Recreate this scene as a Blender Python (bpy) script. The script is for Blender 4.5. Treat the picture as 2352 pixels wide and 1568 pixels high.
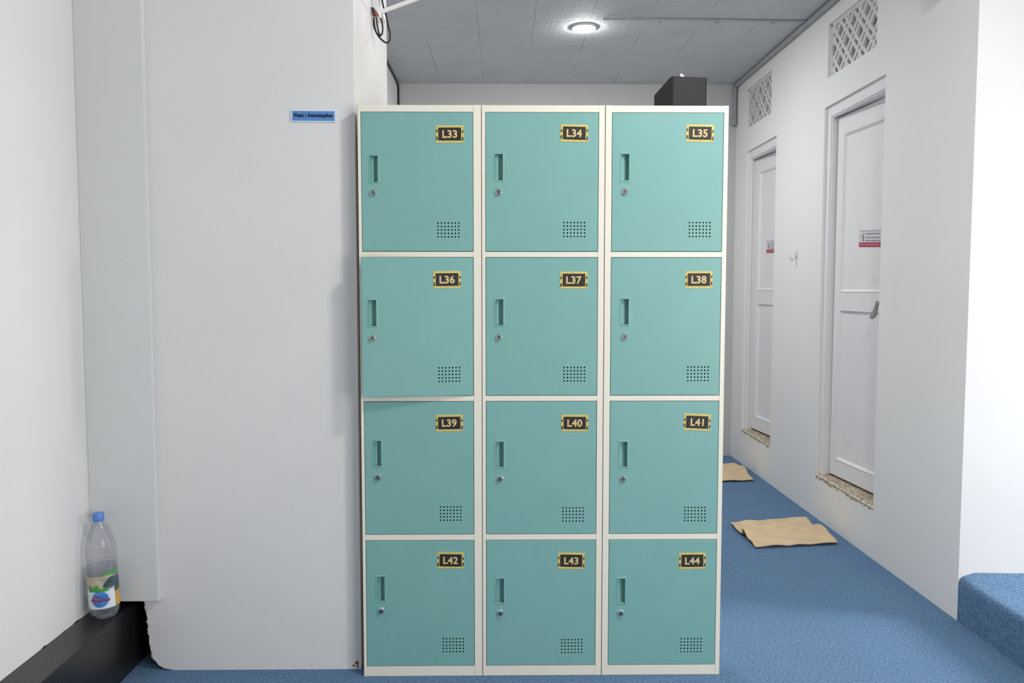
import bpy, bmesh, math, random
from mathutils import Vector, Matrix

for o in list(bpy.data.objects):
    bpy.data.objects.remove(o, do_unlink=True)
SC = bpy.context.scene
COL = SC.collection
PI = math.pi

# ------------------------------------------------------------------ camera
cd = bpy.data.cameras.new('camera')
cam = bpy.data.objects.new('camera', cd)
COL.objects.link(cam)
cd.sensor_width = 36.0
cd.lens = 28.305
cd.clip_start = 0.05
R_ = (0.999931, -0.01178, 7.1e-05)
D_ = (-0.000691, -0.064694, -0.997905)
F_ = (0.01176, 0.997836, -0.064698)
cam.matrix_world = Matrix(((R_[0], -D_[0], -F_[0], 0.4442),
                           (R_[1], -D_[1], -F_[1], -2.5036),
                           (R_[2], -D_[2], -F_[2], 1.2339),
                           (0, 0, 0, 1)))
SC.camera = cam

# ------------------------------------------------------------------ world, lights, exposure
w = bpy.data.worlds.new('world')
SC.world = w
w.use_nodes = True
bg = w.node_tree.nodes['Background']
bg.inputs[0].default_value = (1.0, 0.972, 0.94, 1)
bg.inputs[1].default_value = 0.47
SC.view_settings.view_transform = 'Standard'
SC.view_settings.look = 'None'
SC.view_settings.gamma = 1.0
SC.view_settings.exposure = 0.0
SC.view_settings.use_curve_mapping = False
SC.cycles.max_bounces = 8
SC.cycles.diffuse_bounces = 5
SC.cycles.transparent_max_bounces = 16
SC.cycles.use_denoising = True
SC.cycles.sample_clamp_indirect = 6.0


def area(name, loc, target, size, power, color=(1, 1, 1), shape='DISK', size_y=None):
    l = bpy.data.lights.new(name, 'AREA')
    l.shape = shape
    l.size = size
    if size_y:
        l.size_y = size_y
    l.energy = power
    l.color = color
    o = bpy.data.objects.new(name, l)
    COL.objects.link(o)
    o.location = loc
    o.rotation_euler = (Vector(target) - Vector(loc)).to_track_quat('-Z', 'Y').to_euler()
    return o


area('front_room_ceiling_light', (1.45, -1.15, 2.66), (1.2, -0.2, 0.0), 0.25, 24, (1.0, 0.97, 0.92))
area('front_fill_light', (2.8, -3.0, 1.25), (1.2, 0.3, 0.8), 1.6, 52, (1.0, 0.985, 0.96), 'RECTANGLE', 1.6)  # unseen soft area added behind the camera as ambient fill
area('side_window_light', (3.8, 0.12, 1.3), (1.8, 0.1, 0.1), 0.5, 50, (1.0, 0.985, 0.965), 'RECTANGLE', 0.7)


def point(name, loc, power, r=0.06, color=(1, 1, 1)):
    l = bpy.data.lights.new(name, 'POINT')
    l.energy = power
    l.shadow_soft_size = r
    l.color = color
    o = bpy.data.objects.new(name, l)
    COL.objects.link(o)
    o.location = loc
    return o


point('bathroom_light', (2.9, 1.5, 2.2), 1.2)
point('second_bathroom_light', (2.9, 2.9, 2.2), 0.7)


# ------------------------------------------------------------------ materials
def mat(name, base, rough=0.5, metal=0.0, spec=0.5, noise=None, bump=None, emit=None, coat=0.0):
    """noise=(scale, amount) colour mottling, bump=(scale, strength)"""
    m = bpy.data.materials.new(name)
    m.use_nodes = True
    nt = m.node_tree
    b = nt.nodes['Principled BSDF']
    b.inputs['Base Color'].default_value = (*base, 1)
    b.inputs['Roughness'].default_value = rough
    b.inputs['Metallic'].default_value = metal
    b.inputs['Specular IOR Level'].default_value = spec
    b.inputs['Coat Weight'].default_value = coat
    tc = nt.nodes.new('ShaderNodeTexCoord')
    if noise:
        n = nt.nodes.new('ShaderNodeTexNoise')
        n.inputs['Scale'].default_value = noise[0]
        n.inputs['Detail'].default_value = 5
        nt.links.new(tc.outputs['Object'], n.inputs['Vector'])
        r = nt.nodes.new('ShaderNodeValToRGB')
        r.color_ramp.elements[0].position = 0.3
        r.color_ramp.elements[1].position = 0.7
        a = noise[1]
        r.color_ramp.elements[0].color = (*[max(0, c * (1 - a)) for c in base], 1)
        r.color_ramp.elements[1].color = (*[min(1, c * (1 + a)) for c in base], 1)
        nt.links.new(n.outputs['Fac'], r.inputs['Fac'])
        nt.links.new(r.outputs['Color'], b.inputs['Base Color'])
    if bump:
        n2 = nt.nodes.new('ShaderNodeTexNoise')
        n2.inputs['Scale'].default_value = bump[0]
        n2.inputs['Detail'].default_value = 4
        nt.links.new(tc.outputs['Object'], n2.inputs['Vector'])
        bp = nt.nodes.new('ShaderNodeBump')
        bp.inputs['Strength'].default_value = bump[1]
        bp.inputs['Distance'].default_value = 0.004
        nt.links.new(n2.outputs['Fac'], bp.inputs['Height'])
        nt.links.new(bp.outputs['Normal'], b.inputs['Normal'])
    if emit:
        b.inputs['Emission Color'].default_value = (1, 0.99, 0.97, 1)
        b.inputs['Emission Strength'].default_value = emit
    return m


M = {}
M['wall'] = mat('painted_plaster', (0.78, 0.772, 0.765), 0.75, noise=(2.2, 0.02), bump=(9, 0.25))
M['bright'] = mat('wall_paint_lightened', (0.86, 0.855, 0.845), 0.7, noise=(2.2, 0.015), bump=(7, 0.3))  # wall paint made lighter in place of light on the right wall
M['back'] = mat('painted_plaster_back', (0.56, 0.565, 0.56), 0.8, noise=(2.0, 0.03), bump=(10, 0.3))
M['board'] = mat('painted_board', (0.72, 0.725, 0.72), 0.6, noise=(3, 0.015), bump=(25, 0.08))
M['cream'] = mat('cream_enamel', (0.88, 0.83, 0.71), 0.4, noise=(6, 0.012), bump=(300, 0.02))
M['teal'] = mat('teal_enamel', (0.215, 0.45, 0.418), 0.4, noise=(7, 0.03), bump=(260, 0.03))
M['hole_shade'] = mat('hole_shade_paint', (0.02, 0.03, 0.03), 0.8, noise=(20, 0.1))  # near-black colour stands in for shade inside the locker door holes
M['chrome'] = mat('chrome', (0.75, 0.74, 0.74), 0.16, metal=1.0, noise=(60, 0.05))
M['lockface'] = mat('lock_face', (0.30, 0.27, 0.28), 0.3, metal=1.0, noise=(60, 0.08))
M['slot'] = mat('key_slot', (0.01, 0.01, 0.012), 0.6, noise=(60, 0.1))
M['gold'] = mat('gold_print', (0.70, 0.56, 0.16), 0.45, noise=(120, 0.16))
M['goldtext'] = mat('gold_lettering', (0.74, 0.56, 0.26), 0.45, noise=(150, 0.15))
M['platebk'] = mat('black_print', (0.022, 0.018, 0.016), 0.5, noise=(90, 0.2))
M['granite'] = mat('black_granite', (0.013, 0.013, 0.014), 0.32, noise=(160, 0.4), spec=0.5)
M['door'] = mat('white_door_paint', (0.82, 0.815, 0.825), 0.5, noise=(4, 0.015), bump=(40, 0.04))
M['vent'] = mat('cast_concrete_paint', (0.70, 0.69, 0.68), 0.8, noise=(20, 0.04), bump=(80, 0.2))
M['rough'] = mat('crumbled_plaster', (0.44, 0.38, 0.29), 0.95, spec=0.1, noise=(60, 0.45), bump=(90, 0.9))
M['chip'] = mat('chipped_plaster', (0.62, 0.57, 0.55), 0.9, noise=(70, 0.35), bump=(60, 1.0))
M['rust'] = mat('rust_stain', (0.30, 0.16, 0.10), 0.9, noise=(90, 0.5), spec=0.1)
M['steel'] = mat('satin_steel', (0.42, 0.41, 0.38), 0.4, metal=0.8, noise=(50, 0.06))
M['white'] = mat('white_plastic', (0.80, 0.80, 0.79), 0.4, noise=(20, 0.01))
M['cable'] = mat('black_cable', (0.013, 0.013, 0.016), 0.45, noise=(60, 0.1))
M['pipe'] = mat('grey_conduit', (0.36, 0.37, 0.38), 0.6, noise=(20, 0.08))
M['redsw'] = mat('reddish_switch', (0.40, 0.09, 0.05), 0.4, noise=(60, 0.15))
M['boxbk'] = mat('charcoal_plastic', (0.020, 0.020, 0.023), 0.6, spec=0.3, noise=(30, 0.1), bump=(200, 0.1))
M['paper'] = mat('white_paper', (0.86, 0.87, 0.9), 0.6, noise=(30, 0.01))
M['signw'] = mat('sign_white', (0.70, 0.76, 0.88), 0.5, noise=(20, 0.02))
M['signb'] = mat('sign_blue', (0.10, 0.27, 0.60), 0.5, noise=(30, 0.06))
M['signt'] = mat('sign_navy_text', (0.012, 0.03, 0.10), 0.5, noise=(30, 0.1))
M['stick'] = mat('sticker_white', (0.70, 0.66, 0.70), 0.5, noise=(30, 0.01))
M['stickr'] = mat('sticker_red', (0.40, 0.035, 0.07), 0.5, noise=(40, 0.1))
M['stickg'] = mat('sticker_grey', (0.22, 0.19, 0.21), 0.5, noise=(40, 0.1))
M['stickp'] = mat('sticker_pink', (0.62, 0.25, 0.32), 0.5, noise=(40, 0.1))
M['capblue'] = mat('blue_cap', (0.10, 0.25, 0.68), 0.35, noise=(40, 0.04))
M['lblw'] = mat('label_white', (0.78, 0.84, 0.92), 0.35, noise=(40, 0.02))
M['lblb'] = mat('label_blue', (0.07, 0.24, 0.62), 0.35, noise=(50, 0.35))
M['lblg'] = mat('label_green', (0.08, 0.34, 0.07), 0.35, noise=(60, 0.3))
M['lblt'] = mat('label_tan', (0.52, 0.45, 0.33), 0.35, noise=(60, 0.25))
M['lbld'] = mat('label_slate', (0.06, 0.10, 0.11), 0.35, noise=(80, 0.5))
M['lblr'] = mat('label_red', (0.34, 0.03, 0.09), 0.35, noise=(60, 0.1))
M['lblo'] = mat('label_orange', (0.66, 0.36, 0.07), 0.35, noise=(60, 0.2))
M['lamp'] = mat('lamp_diffuser', (0.9, 0.9, 0.9), 0.4, emit=570.0)


def clear_mat(name, tint, fac_gloss, milky=0.06):
    m = bpy.data.materials.new(name)
    m.use_nodes = True
    nt = m.node_tree
    nt.nodes.remove(nt.nodes['Principled BSDF'])
    out = nt.nodes['Material Output']
    tr = nt.nodes.new('ShaderNodeBsdfTransparent')
    tr.inputs[0].default_value = (*tint, 1)
    gl = nt.nodes.new('ShaderNodeBsdfGlossy')
    gl.inputs['Roughness'].default_value = 0.08
    lw = nt.nodes.new('ShaderNodeLayerWeight')
    lw.inputs['Blend'].default_value = fac_gloss
    nz = nt.nodes.new('ShaderNodeTexNoise')
    nz.inputs['Scale'].default_value = 40
    bp = nt.nodes.new('ShaderNodeBump')
    bp.inputs['Strength'].default_value = 0.15
    nt.links.new(nz.outputs['Fac'], bp.inputs['Height'])
    nt.links.new(bp.outputs['Normal'], gl.inputs['Normal'])
    mx = nt.nodes.new('ShaderNodeMixShader')
    cp = nt.nodes.new('ShaderNodeMath')
    cp.operation = 'MINIMUM'
    cp.inputs[1].default_value = 0.5
    nt.links.new(lw.outputs['Fresnel'], cp.inputs[0])
    nt.links.new(cp.outputs[0], mx.inputs[0])
    nt.links.new(tr.outputs[0], mx.inputs[1])
    nt.links.new(gl.outputs[0], mx.inputs[2])
    df = nt.nodes.new('ShaderNodeBsdfDiffuse')
    df.inputs[0].default_value = (0.8, 0.8, 0.86, 1)
    m2 = nt.nodes.new('ShaderNodeMixShader')
    m2.inputs[0].default_value = milky
    nt.links.new(mx.outputs[0], m2.inputs[1])
    nt.links.new(df.outputs[0], m2.inputs[2])
    nt.links.new(m2.outputs[0], out.inputs[0])
    return m


M['pet'] = clear_mat('clear_plastic', (0.965, 0.967, 0.98), 0.3)
M['water'] = clear_mat('water', (0.93, 0.95, 0.96), 0.22, 0.08)


def carpet_mat():
    m = bpy.data.materials.new('blue_carpet')
    m.use_nodes = True
    nt = m.node_tree
    b = nt.nodes['Principled BSDF']
    b.inputs['Roughness'].default_value = 0.95
    b.inputs['Specular IOR Level'].default_value = 0.1
    b.inputs['Sheen Weight'].default_value = 0.25
    b.inputs['Sheen Roughness'].default_value = 0.5
    b.inputs['Sheen Tint'].default_value = (0.5, 0.7, 1.0, 1)
    tc = nt.nodes.new('ShaderNodeTexCoord')
    n = nt.nodes.new('ShaderNodeTexNoise')
    n.inputs['Scale'].default_value = 125
    n.inputs['Detail'].default_value = 6
    n.inputs['Roughness'].default_value = 0.75
    nt.links.new(tc.outputs['Object'], n.inputs['Vector'])
    r = nt.nodes.new('ShaderNodeValToRGB')
    r.color_ramp.elements[0].position = 0.36
    r.color_ramp.elements[0].color = (0.040, 0.100, 0.205, 1)
    r.color_ramp.elements[1].position = 0.66
    r.color_ramp.elements[1].color = (0.190, 0.325, 0.51, 1)
    nt.links.new(n.outputs['Fac'], r.inputs['Fac'])
    n3 = nt.nodes.new('ShaderNodeTexNoise')
    n3.inputs['Scale'].default_value = 6
    n3.inputs['Detail'].default_value = 4
    nt.links.new(tc.outputs['Object'], n3.inputs['Vector'])
    mp = nt.nodes.new('ShaderNodeMapRange')
    mp.inputs[3].default_value = 0.92
    mp.inputs[4].default_value = 1.08
    nt.links.new(n3.outputs['Fac'], mp.inputs[0])
    mx = nt.nodes.new('ShaderNodeMix')
    mx.data_type = 'RGBA'
    mx.blend_type = 'MULTIPLY'
    mx.inputs[0].default_value = 1.0
    nt.links.new(r.outputs['Color'], mx.inputs[6])
    nt.links.new(mp.outputs[0], mx.inputs[7])
    nt.links.new(mx.outputs[2], b.inputs['Base Color'])
    bp = nt.nodes.new('ShaderNodeBump')
    bp.inputs['Strength'].default_value = 0.8
    bp.inputs['Distance'].default_value = 0.006
    nt.links.new(n.outputs['Fac'], bp.inputs['Height'])
    nt.links.new(bp.outputs['Normal'], b.inputs['Normal'])
    return m


M['carpet'] = carpet_mat()


def towel_mat():
    m = mat('beige_towel', (0.70, 0.53, 0.33), 0.95, spec=0.1, noise=(14, 0.10), bump=(260, 0.5))
    b = m.node_tree.nodes['Principled BSDF']
    b.inputs['Sheen Weight'].default_value = 0.2
    return m


M['towel'] = towel_mat()


def ceiling_mat():
    """painted concrete with the joints of the formwork boards"""
    m = bpy.data.materials.new('painted_concrete_ceiling')
    m.use_nodes = True
    nt = m.node_tree
    b = nt.nodes['Principled BSDF']
    b.inputs['Roughness'].default_value = 0.8
    tc = nt.nodes.new('ShaderNodeTexCoord')
    sp = nt.nodes.new('ShaderNodeSeparateXYZ')
    nt.links.new(tc.outputs['Object'], sp.inputs[0])
    n = nt.nodes.new('ShaderNodeTexNoise')
    n.inputs['Scale'].default_value = 5
    n.inputs['Detail'].default_value = 8
    n.inputs['Roughness'].default_value = 0.7
    nt.links.new(tc.outputs['Object'], n.inputs['Vector'])
    r = nt.nodes.new('ShaderNodeValToRGB')
    r.color_ramp.elements[0].position = 0.3
    r.color_ramp.elements[0].color = (0.50, 0.515, 0.525, 1)
    r.color_ramp.elements[1].position = 0.7
    r.color_ramp.elements[1].color = (0.58, 0.59, 0.595, 1)
    nt.links.new(n.outputs['Fac'], r.inputs['Fac'])
    # joints: |fract(x / 0.31) - 0.5| close to 0.5
    dv = nt.nodes.new('ShaderNodeMath'); dv.operation = 'DIVIDE'; dv.inputs[1].default_value = 0.31
    nt.links.new(sp.outputs['X'], dv.inputs[0])
    fr = nt.nodes.new('ShaderNodeMath'); fr.operation = 'FRACT'
    nt.links.new(dv.outputs[0], fr.inputs[0])
    sb = nt.nodes.new('ShaderNodeMath'); sb.operation = 'SUBTRACT'; sb.inputs[1].default_value = 0.5
    nt.links.new(fr.outputs[0], sb.inputs[0])
    ab = nt.nodes.new('ShaderNodeMath'); ab.operation = 'ABSOLUTE'
    nt.links.new(sb.outputs[0], ab.inputs[0])
    gt = nt.nodes.new('ShaderNodeMapRange')
    gt.inputs[1].default_value = 0.485
    gt.inputs[2].default_value = 0.497
    nt.links.new(ab.outputs[0], gt.inputs[0])
    # joints fade in and out along their length
    n4 = nt.nodes.new('ShaderNodeTexNoise')
    n4.inputs['Scale'].default_value = 1.6
    nt.links.new(tc.outputs['Object'], n4.inputs['Vector'])
    mr = nt.nodes.new('ShaderNodeMapRange')
    mr.inputs[1].default_value = 0.42
    mr.inputs[2].default_value = 0.62
    nt.links.new(n4.outputs['Fac'], mr.inputs[0])
    ml = nt.nodes.new('ShaderNodeMath'); ml.operation = 'MULTIPLY'
    nt.links.new(gt.outputs[0], ml.inputs[0])
    nt.links.new(mr.outputs[0], ml.inputs[1])
    mx = nt.nodes.new('ShaderNodeMix')
    mx.data_type = 'RGBA'
    nt.links.new(ml.outputs[0], mx.inputs[0])
    nt.links.new(r.outputs['Color'], mx.inputs[6])
    mx.inputs[7].default_value = (0.36, 0.37, 0.38, 1)
    nt.links.new(mx.outputs[2], b.inputs['Base Color'])
    n5 = nt.nodes.new('ShaderNodeTexNoise')
    n5.inputs['Scale'].default_value = 45
    n5.inputs['Detail'].default_value = 6
    nt.links.new(tc.outputs['Object'], n5.inputs['Vector'])
    bp = nt.nodes.new('ShaderNodeBump')
    bp.inputs['Strength'].default_value = 0.5
    bp.inputs['Distance'].default_value = 0.005
    nt.links.new(n5.outputs['Fac'], bp.inputs['Height'])
    nt.links.new(bp.outputs['Normal'], b.inputs['Normal'])
    return m


M['ceiling'] = ceiling_mat()


# ------------------------------------------------------------------ mesh builder
class MB:
    def __init__(s):
        s.v = []; s.f = []; s.m = []

    def add(s, vs, fs, mi=0):
        o = len(s.v)
        s.v += [tuple(p) for p in vs]
        for f in fs:
            s.f.append([i + o for i in f]); s.m.append(mi)
        return s

    def box(s, x0, x1, y0, y1, z0, z1, mi=0):
        vs = [(x0, y0, z0), (x1, y0, z0), (x1, y1, z0), (x0, y1, z0), (x0, y0, z1), (x1, y0, z1), (x1, y1, z1), (x0, y1, z1)]
        return s.add(vs, [(0, 3, 2, 1), (4, 5, 6, 7), (0, 1, 5, 4), (1, 2, 6, 5), (2, 3, 7, 6), (3, 0, 4, 7)], mi)

    def quad(s, a, b, c, d, mi=0):
        return s.add([a, b, c, d], [(0, 1, 2, 3)], mi)

    def lathe(s, prof, n=32, c=(0, 0, 0), mi=0, axis='Z', mod=None, close=True):
        """prof: list of (r, h) ; mod(r, h, angle) -> r"""
        vs = []
        for r, h in prof:
            for k in range(n):
                a = 2 * PI * k / n
                rr = mod(r, h, a) if mod else r
                p = (rr * math.cos(a), rr * math.sin(a), h)
                if axis == 'Y':
                    p = (p[0], p[2], -p[1])
                elif axis == 'X':
                    p = (p[2], p[0], p[1])
                vs.append((p[0] + c[0], p[1] + c[1], p[2] + c[2]))
        fs = []
        for i in range(len(prof) - 1):
            for k in range(n):
                k2 = (k + 1) % n
                fs.append((i * n + k, i * n + k2, (i + 1) * n + k2, (i + 1) * n + k))
        if close:
            fs.append(tuple(reversed(range(n))))
            fs.append(tuple((len(prof) - 1) * n + k for k in range(n)))
        return s.add(vs, fs, mi)

    def tube(s, pts, r, n=10, mi=0, smooth=6):
        pts = [Vector(p) for p in pts]
        if smooth and len(pts) > 2:           # Catmull-Rom
            q = []
            P = [pts[0] * 2 - pts[1]] + pts + [pts[-1] * 2 - pts[-2]]
            for i in range(1, len(P) - 2):
                for k in range(smooth):
                    t = k / smooth
                    a, b, c, d = P[i - 1], P[i], P[i + 1], P[i + 2]
                    q.append(0.5 * ((2 * b) + (c - a) * t + (2 * a - 5 * b + 4 * c - d) * t * t + (3 * b - a - 3 * c + d) * t ** 3))
            q.append(pts[-1])
            pts = q
        vs = []
        up = Vector((0.13, 0.31, 0.94)).normalized()
        for i, p in enumerate(pts):
            t = (pts[min(i + 1, len(pts) - 1)] - pts[max(i - 1, 0)]).normalized()
            u = t.cross(up)
            if u.length < 1e-4:
                u = t.cross(Vector((1, 0, 0)))
            u.normalize()
            up = u.cross(t).normalized()
            rr = r[min(i * len(r) // len(pts), len(r) - 1)] if isinstance(r, (list, tuple)) else r
            for k in range(n):
                a = 2 * PI * k / n
                vs.append(p + u * rr * math.cos(a) + up * rr * math.sin(a))
        fs = []
        for i in range(len(pts) - 1):
            for k in range(n):
                k2 = (k + 1) % n
                fs.append((i * n + k, i * n + k2, (i + 1) * n + k2, (i + 1) * n + k))
        fs.append(tuple(reversed(range(n))))
        fs.append(tuple((len(pts) - 1) * n + k for k in range(n)))
        return s.add(vs, fs, mi)

    def prism(s, poly, axis, a, b, mi=0):
        """extrude a 2D polygon (list of (u, v)) along axis between a and b"""
        def P(u, v, w):
            return {'X': (w, u, v), 'Y': (u, w, v), 'Z': (u, v, w)}[axis]
        n = len(poly)
        vs = [P(u, v, a) for u, v in poly] + [P(u, v, b) for u, v in poly]
        fs = [tuple(range(n)), tuple(reversed(range(n, 2 * n)))]
        for i in range(n):
            j = (i + 1) % n
            fs.append((i, i + n, j + n, j))
        return s.add(vs, fs, mi)

    def build(s, name, mats, parent=None, loc=(0, 0, 0), smooth=None, bevel=None, fix=True):
        me = bpy.data.meshes.new(name)
        me.from_pydata([tuple(p) for p in s.v], [], s.f)
        if not isinstance(mats, (list, tuple)):
            mats = [mats]
        for m in mats:
            me.materials.append(m)
        me.polygons.foreach_set('material_index', s.m)
        if fix:
            bm = bmesh.new(); bm.from_mesh(me)
            bmesh.ops.recalc_face_normals(bm, faces=bm.faces)
            bm.to_mesh(me); bm.free()
        if smooth is not None:
            me.polygons.foreach_set('use_smooth', [True] * len(me.polygons))
            me.set_sharp_from_angle(angle=math.radians(smooth))
        me.update()
        o = bpy.data.objects.new(name, me)
        COL.objects.link(o)
        o.location = loc
        if parent:
            o.parent = parent
        if bevel:
            b = o.modifiers.new('bevel', 'BEVEL')
            b.width = bevel; b.segments = 2; b.limit_method = 'ANGLE'; b.angle_limit = math.radians(40)
        return o


def text2d(body, size, offset=0.0, shear=0.0, align='CENTER', spacing=1.0):
    """lettering as flat verts and faces, centred on 0, 0"""
    cu = bpy.data.curves.new('lettering', 'FONT')
    cu.body = body; cu.size = size; cu.offset = offset; cu.shear = shear
    cu.align_x = align; cu.resolution_u = 4; cu.space_character = spacing
    to = bpy.data.objects.new('lettering', cu)
    COL.objects.link(to)
    dg = bpy.context.evaluated_depsgraph_get()
    me = bpy.data.meshes.new_from_object(to.evaluated_get(dg))
    vs = [(v.co.x, v.co.y) for v in me.vertices]
    fs = [tuple(p.vertices) for p in me.polygons]
    bpy.data.objects.remove(to, do_unlink=True)
    bpy.data.curves.remove(cu)
    bpy.data.meshes.remove(me)
    x0, x1 = min(v[0] for v in vs), max(v[0] for v in vs)
    y0, y1 = min(v[1] for v in vs), max(v[1] for v in vs)
    if align == 'CENTER':
        vs = [(x - (x0 + x1) / 2, y - (y0 + y1) / 2) for x, y in vs]
    return vs, fs


def thing(name, label, cat, loc=(0, 0, 0), group=None):
    o = bpy.data.objects.new(name, None)
    o.empty_display_size = 0.05
    COL.objects.link(o)
    o.location = loc
    return tag(o, label, cat, group)


def tag(o, label, cat, group=None):
    o['label'] = label; o['category'] = cat
    if group:
        o['group'] = group
    return o


def struct(o, label=None):
    o['kind'] = 'structure'
    if label:
        o['label'] = label
    return o


# ------------------------------------------------------------------ room shell
ZC = 2.709            # ceiling height
XR = 2.14             # corridor right wall
YF = 0.41             # front end of that wall
YB = 3.40             # back wall
XL = -0.868            # left wall of the front room
YP = 0.05             # face of the pillar

struct(MB().box(-1.2, 6.5, -4.2, 3.6, -0.1, 0.0).build('floor', M['carpet']))
struct(MB().box(-1.2, 6.5, -4.2, 3.6, ZC, ZC + 0.1).build('ceiling', M['ceiling']))
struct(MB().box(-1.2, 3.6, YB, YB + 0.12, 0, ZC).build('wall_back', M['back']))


def wavy_left_wall():
    """front room's left wall; its plaster ends in a wavy edge just above the stone ledge"""
    rnd = random.Random(4)
    mb = MB()
    ys = [-4.2 + 0.035 * i for i in range(int((0.5 + 4.2) / 0.035) + 1)]
    poly = [(ys[0], ZC)] + [(y, 0.212 + rnd.uniform(-0.004, 0.004)) for y in ys] + [(ys[-1], ZC)]
    mb.prism(poly, 'X', XL - 0.12, XL)
    mb.box(XL - 0.12, XL, -4.2, 0.5, 0, 0.2)
    return mb
struct(wavy_left_wall().build('wall_left', M['wall']))
struct(MB().box(XL, -0.70, 0.42, 0.54, 0, ZC).build('wall_recess', M['wall']))


def right_wall_mb(holes):
    """boxes filling the wall between rectangular openings (y0, y1, z0, z1)"""
    mb = MB()
    ys = sorted({YF, YB} | {h[0] for h in holes} | {h[1] for h in holes})
    for a, b in zip(ys, ys[1:]):
        hs = sorted([(h[2], h[3]) for h in holes if h[0] <= a + 1e-6 and h[1] >= b - 1e-6])
        z = 0
        for h0, h1 in hs:
            mb.box(XR, XR + 0.13, a, b, z, h0)
            z = h1
        mb.box(XR, XR + 0.13, a, b, z, ZC)
    return mb


DOORS = {'near': (1.105, 1.78, 0.237, 2.185), 'far': (2.53, 3.14, 0.245, 2.185)}
VENTS = {'near': (1.205, 1.757, 2.332, 2.605), 'far': (2.64, 3.165, 2.343, 2.612)}
struct(right_wall_mb(list(DOORS.values()) + list(VENTS.values())).build('wall_right', M['bright']))
struct(MB().box(XR + 0.13, 6.5, YF, YF + 0.12, 0, ZC).box(XR, XR + 0.13, YF - 0.0005, YF, 0, ZC).build('wall_front', M['wall']))
struct(MB().box(3.35, 3.45, YF + 0.12, YB, 0, ZC).build('wall_bathroom', M['wall']))
struct(MB().box(XR + 0.13, 3.35, 2.1, 2.2, 0, ZC).build('wall_divider', M['wall']))
struct(MB().box(-0.43, -0.31, 0.78, YB, 0, ZC).build('wall_corridor', M['wall']))


def pillar():
    rnd = random.Random(11)
    x0, x1 = -0.694, -0.0165
    # outline of the face: chipped left edge low down, worn rounded foot
    pts = [(x1, 0.0), (-0.62, 0.0), (-0.655, 0.006), (-0.672, 0.016), (-0.682, 0.030)]
    z = 0.042
    while z < 0.26:
        pts.append((-0.6955 - 0.085 * (z - 0.04) + 0.022 * max(0, (0.09 - z)) + rnd.uniform(-0.0028, 0.0028), z))
        z += 0.008
    pts += [(-0.712, 0.30), (-0.712, ZC), (x1, ZC)]
    mb = MB()
    mb.prism(pts, 'Y', YP, 0.78)
    for i in range(len(pts)):                 # broken plaster on the left flank
        a, b = pts[i], pts[(i + 1) % len(pts)]
        if a[0] < -0.64 and b[0] < -0.64 and a[1] < 0.27 and b[1] < 0.27:
            mb.m[2 + i] = 1
    k0 = next(i for i, q in enumerate(pts) if q[1] > 0.03)
    strip = [q for q in pts[k0:] if q[1] < 0.262]
    for a, b in zip(strip, strip[1:]):
        if rnd.random() < 0.86:
            wa, wb = rnd.uniform(0.003, 0.009), rnd.uniform(0.003, 0.009)
            yy = YP - 0.0012
            mb.add([(a[0] - .001, YP, a[1]), (b[0] - .001, YP, b[1]), (b[0] + wb, YP, b[1]), (a[0] + wa, YP, a[1]),
                    (a[0], yy, a[1]), (b[0], yy, b[1]), (b[0] + wb * .8, yy, b[1]), (a[0] + wa * .8, yy, a[1])],
                   [(4, 5, 6, 7), (0, 1, 5, 4), (2, 3, 7, 6), (0, 4, 7, 3), (1, 2, 6, 5)], 1)
    for cx, cz, r0 in ((-0.030, 0.020, 0.007), (-0.028, 0.008, 0.005), (-0.041, 0.012, 0.004)):   # rust marks by the locker's foot
        n = 11
        mb.add([(cx + r0 * rnd.uniform(.5, 1.1) * math.cos(2 * PI * k / n), YP - 0.0006, cz + 1.3 * r0 * rnd.uniform(.5, 1.1) * math.sin(2 * PI * k / n)) for k in range(n)],
               [tuple(range(n))], 2)
    return mb
struct(pillar().build('wall_pillar', [M['wall'], M['chip'], M['rust']]))
# boxed-in panel between left wall and pillar, stopping above the ledge
struct(MB().box(XL, -0.658, 0.028, YP, 0.237, ZC).build('trim_1', M['board'], bevel=0.002),
       'flat grey-white boxed-in panel beside the pillar, ending above the black ledge')
# black stone ledge along the left wall
struct(MB().box(XL - 0.02, -0.757, -4.2, 0.42, 0, 0.213).build('trim_2', M['granite'], bevel=0.002),
       'black stone ledge running along the foot of the left wall')


def step():
    """carpeted step, rounded along its upper edges, the pile turned up against the wall"""
    mb = MB()
    zt, r = 0.162, 0.022
    prof = [(XR, 0.0), (XR, zt - r)]
    for k in range(1, 7):
        a = PI / 2 * k / 6
        prof.append((XR + r - r * math.cos(a), zt - r + r * math.sin(a)))
    for x in (2.2, 2.35, 2.6, 3.2, 4.0):
        prof.append((x, zt))
    ys = [-2.2, -1.0, -0.4, -0.1, 0.1, 0.2, 0.27, 0.31, 0.34, 0.36, 0.38, 0.395, 0.4085]
    lift = [0, 0, 0, 0, 0, 0, 0, 0.001, 0.003, 0.006, 0.010, 0.014, 0.018]
    vs = []
    rnd = random.Random(3)
    for y, l in zip(ys, lift):
        for x, z in prof:
            t = 1.0 if x > 2.2 else max(0.0, (z - 0.11) / 0.05) * min(1, (x - XR) / 0.05 + 0.1)
            vs.append((x, y, z + l * t + (rnd.uniform(-0.0015, 0.002) if l > 0.012 and t > 0.5 else 0)))
    n = len(prof)
    fs = []
    for i in range(len(ys) - 1):
        for k in range(n - 1):
            fs.append((i * n + k, i * n + k + 1, (i + 1) * n + k + 1, (i + 1) * n + k))
    mb.add(vs, fs)
    mb.add([vs[k] for k in range(n)] + [(4.0, -2.2, 0)], [tuple(range(n + 1))])
    return mb
struct(step().build('floor_step', M['carpet'], smooth=40), 'blue carpeted step at the foot of the bright wall')


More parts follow.
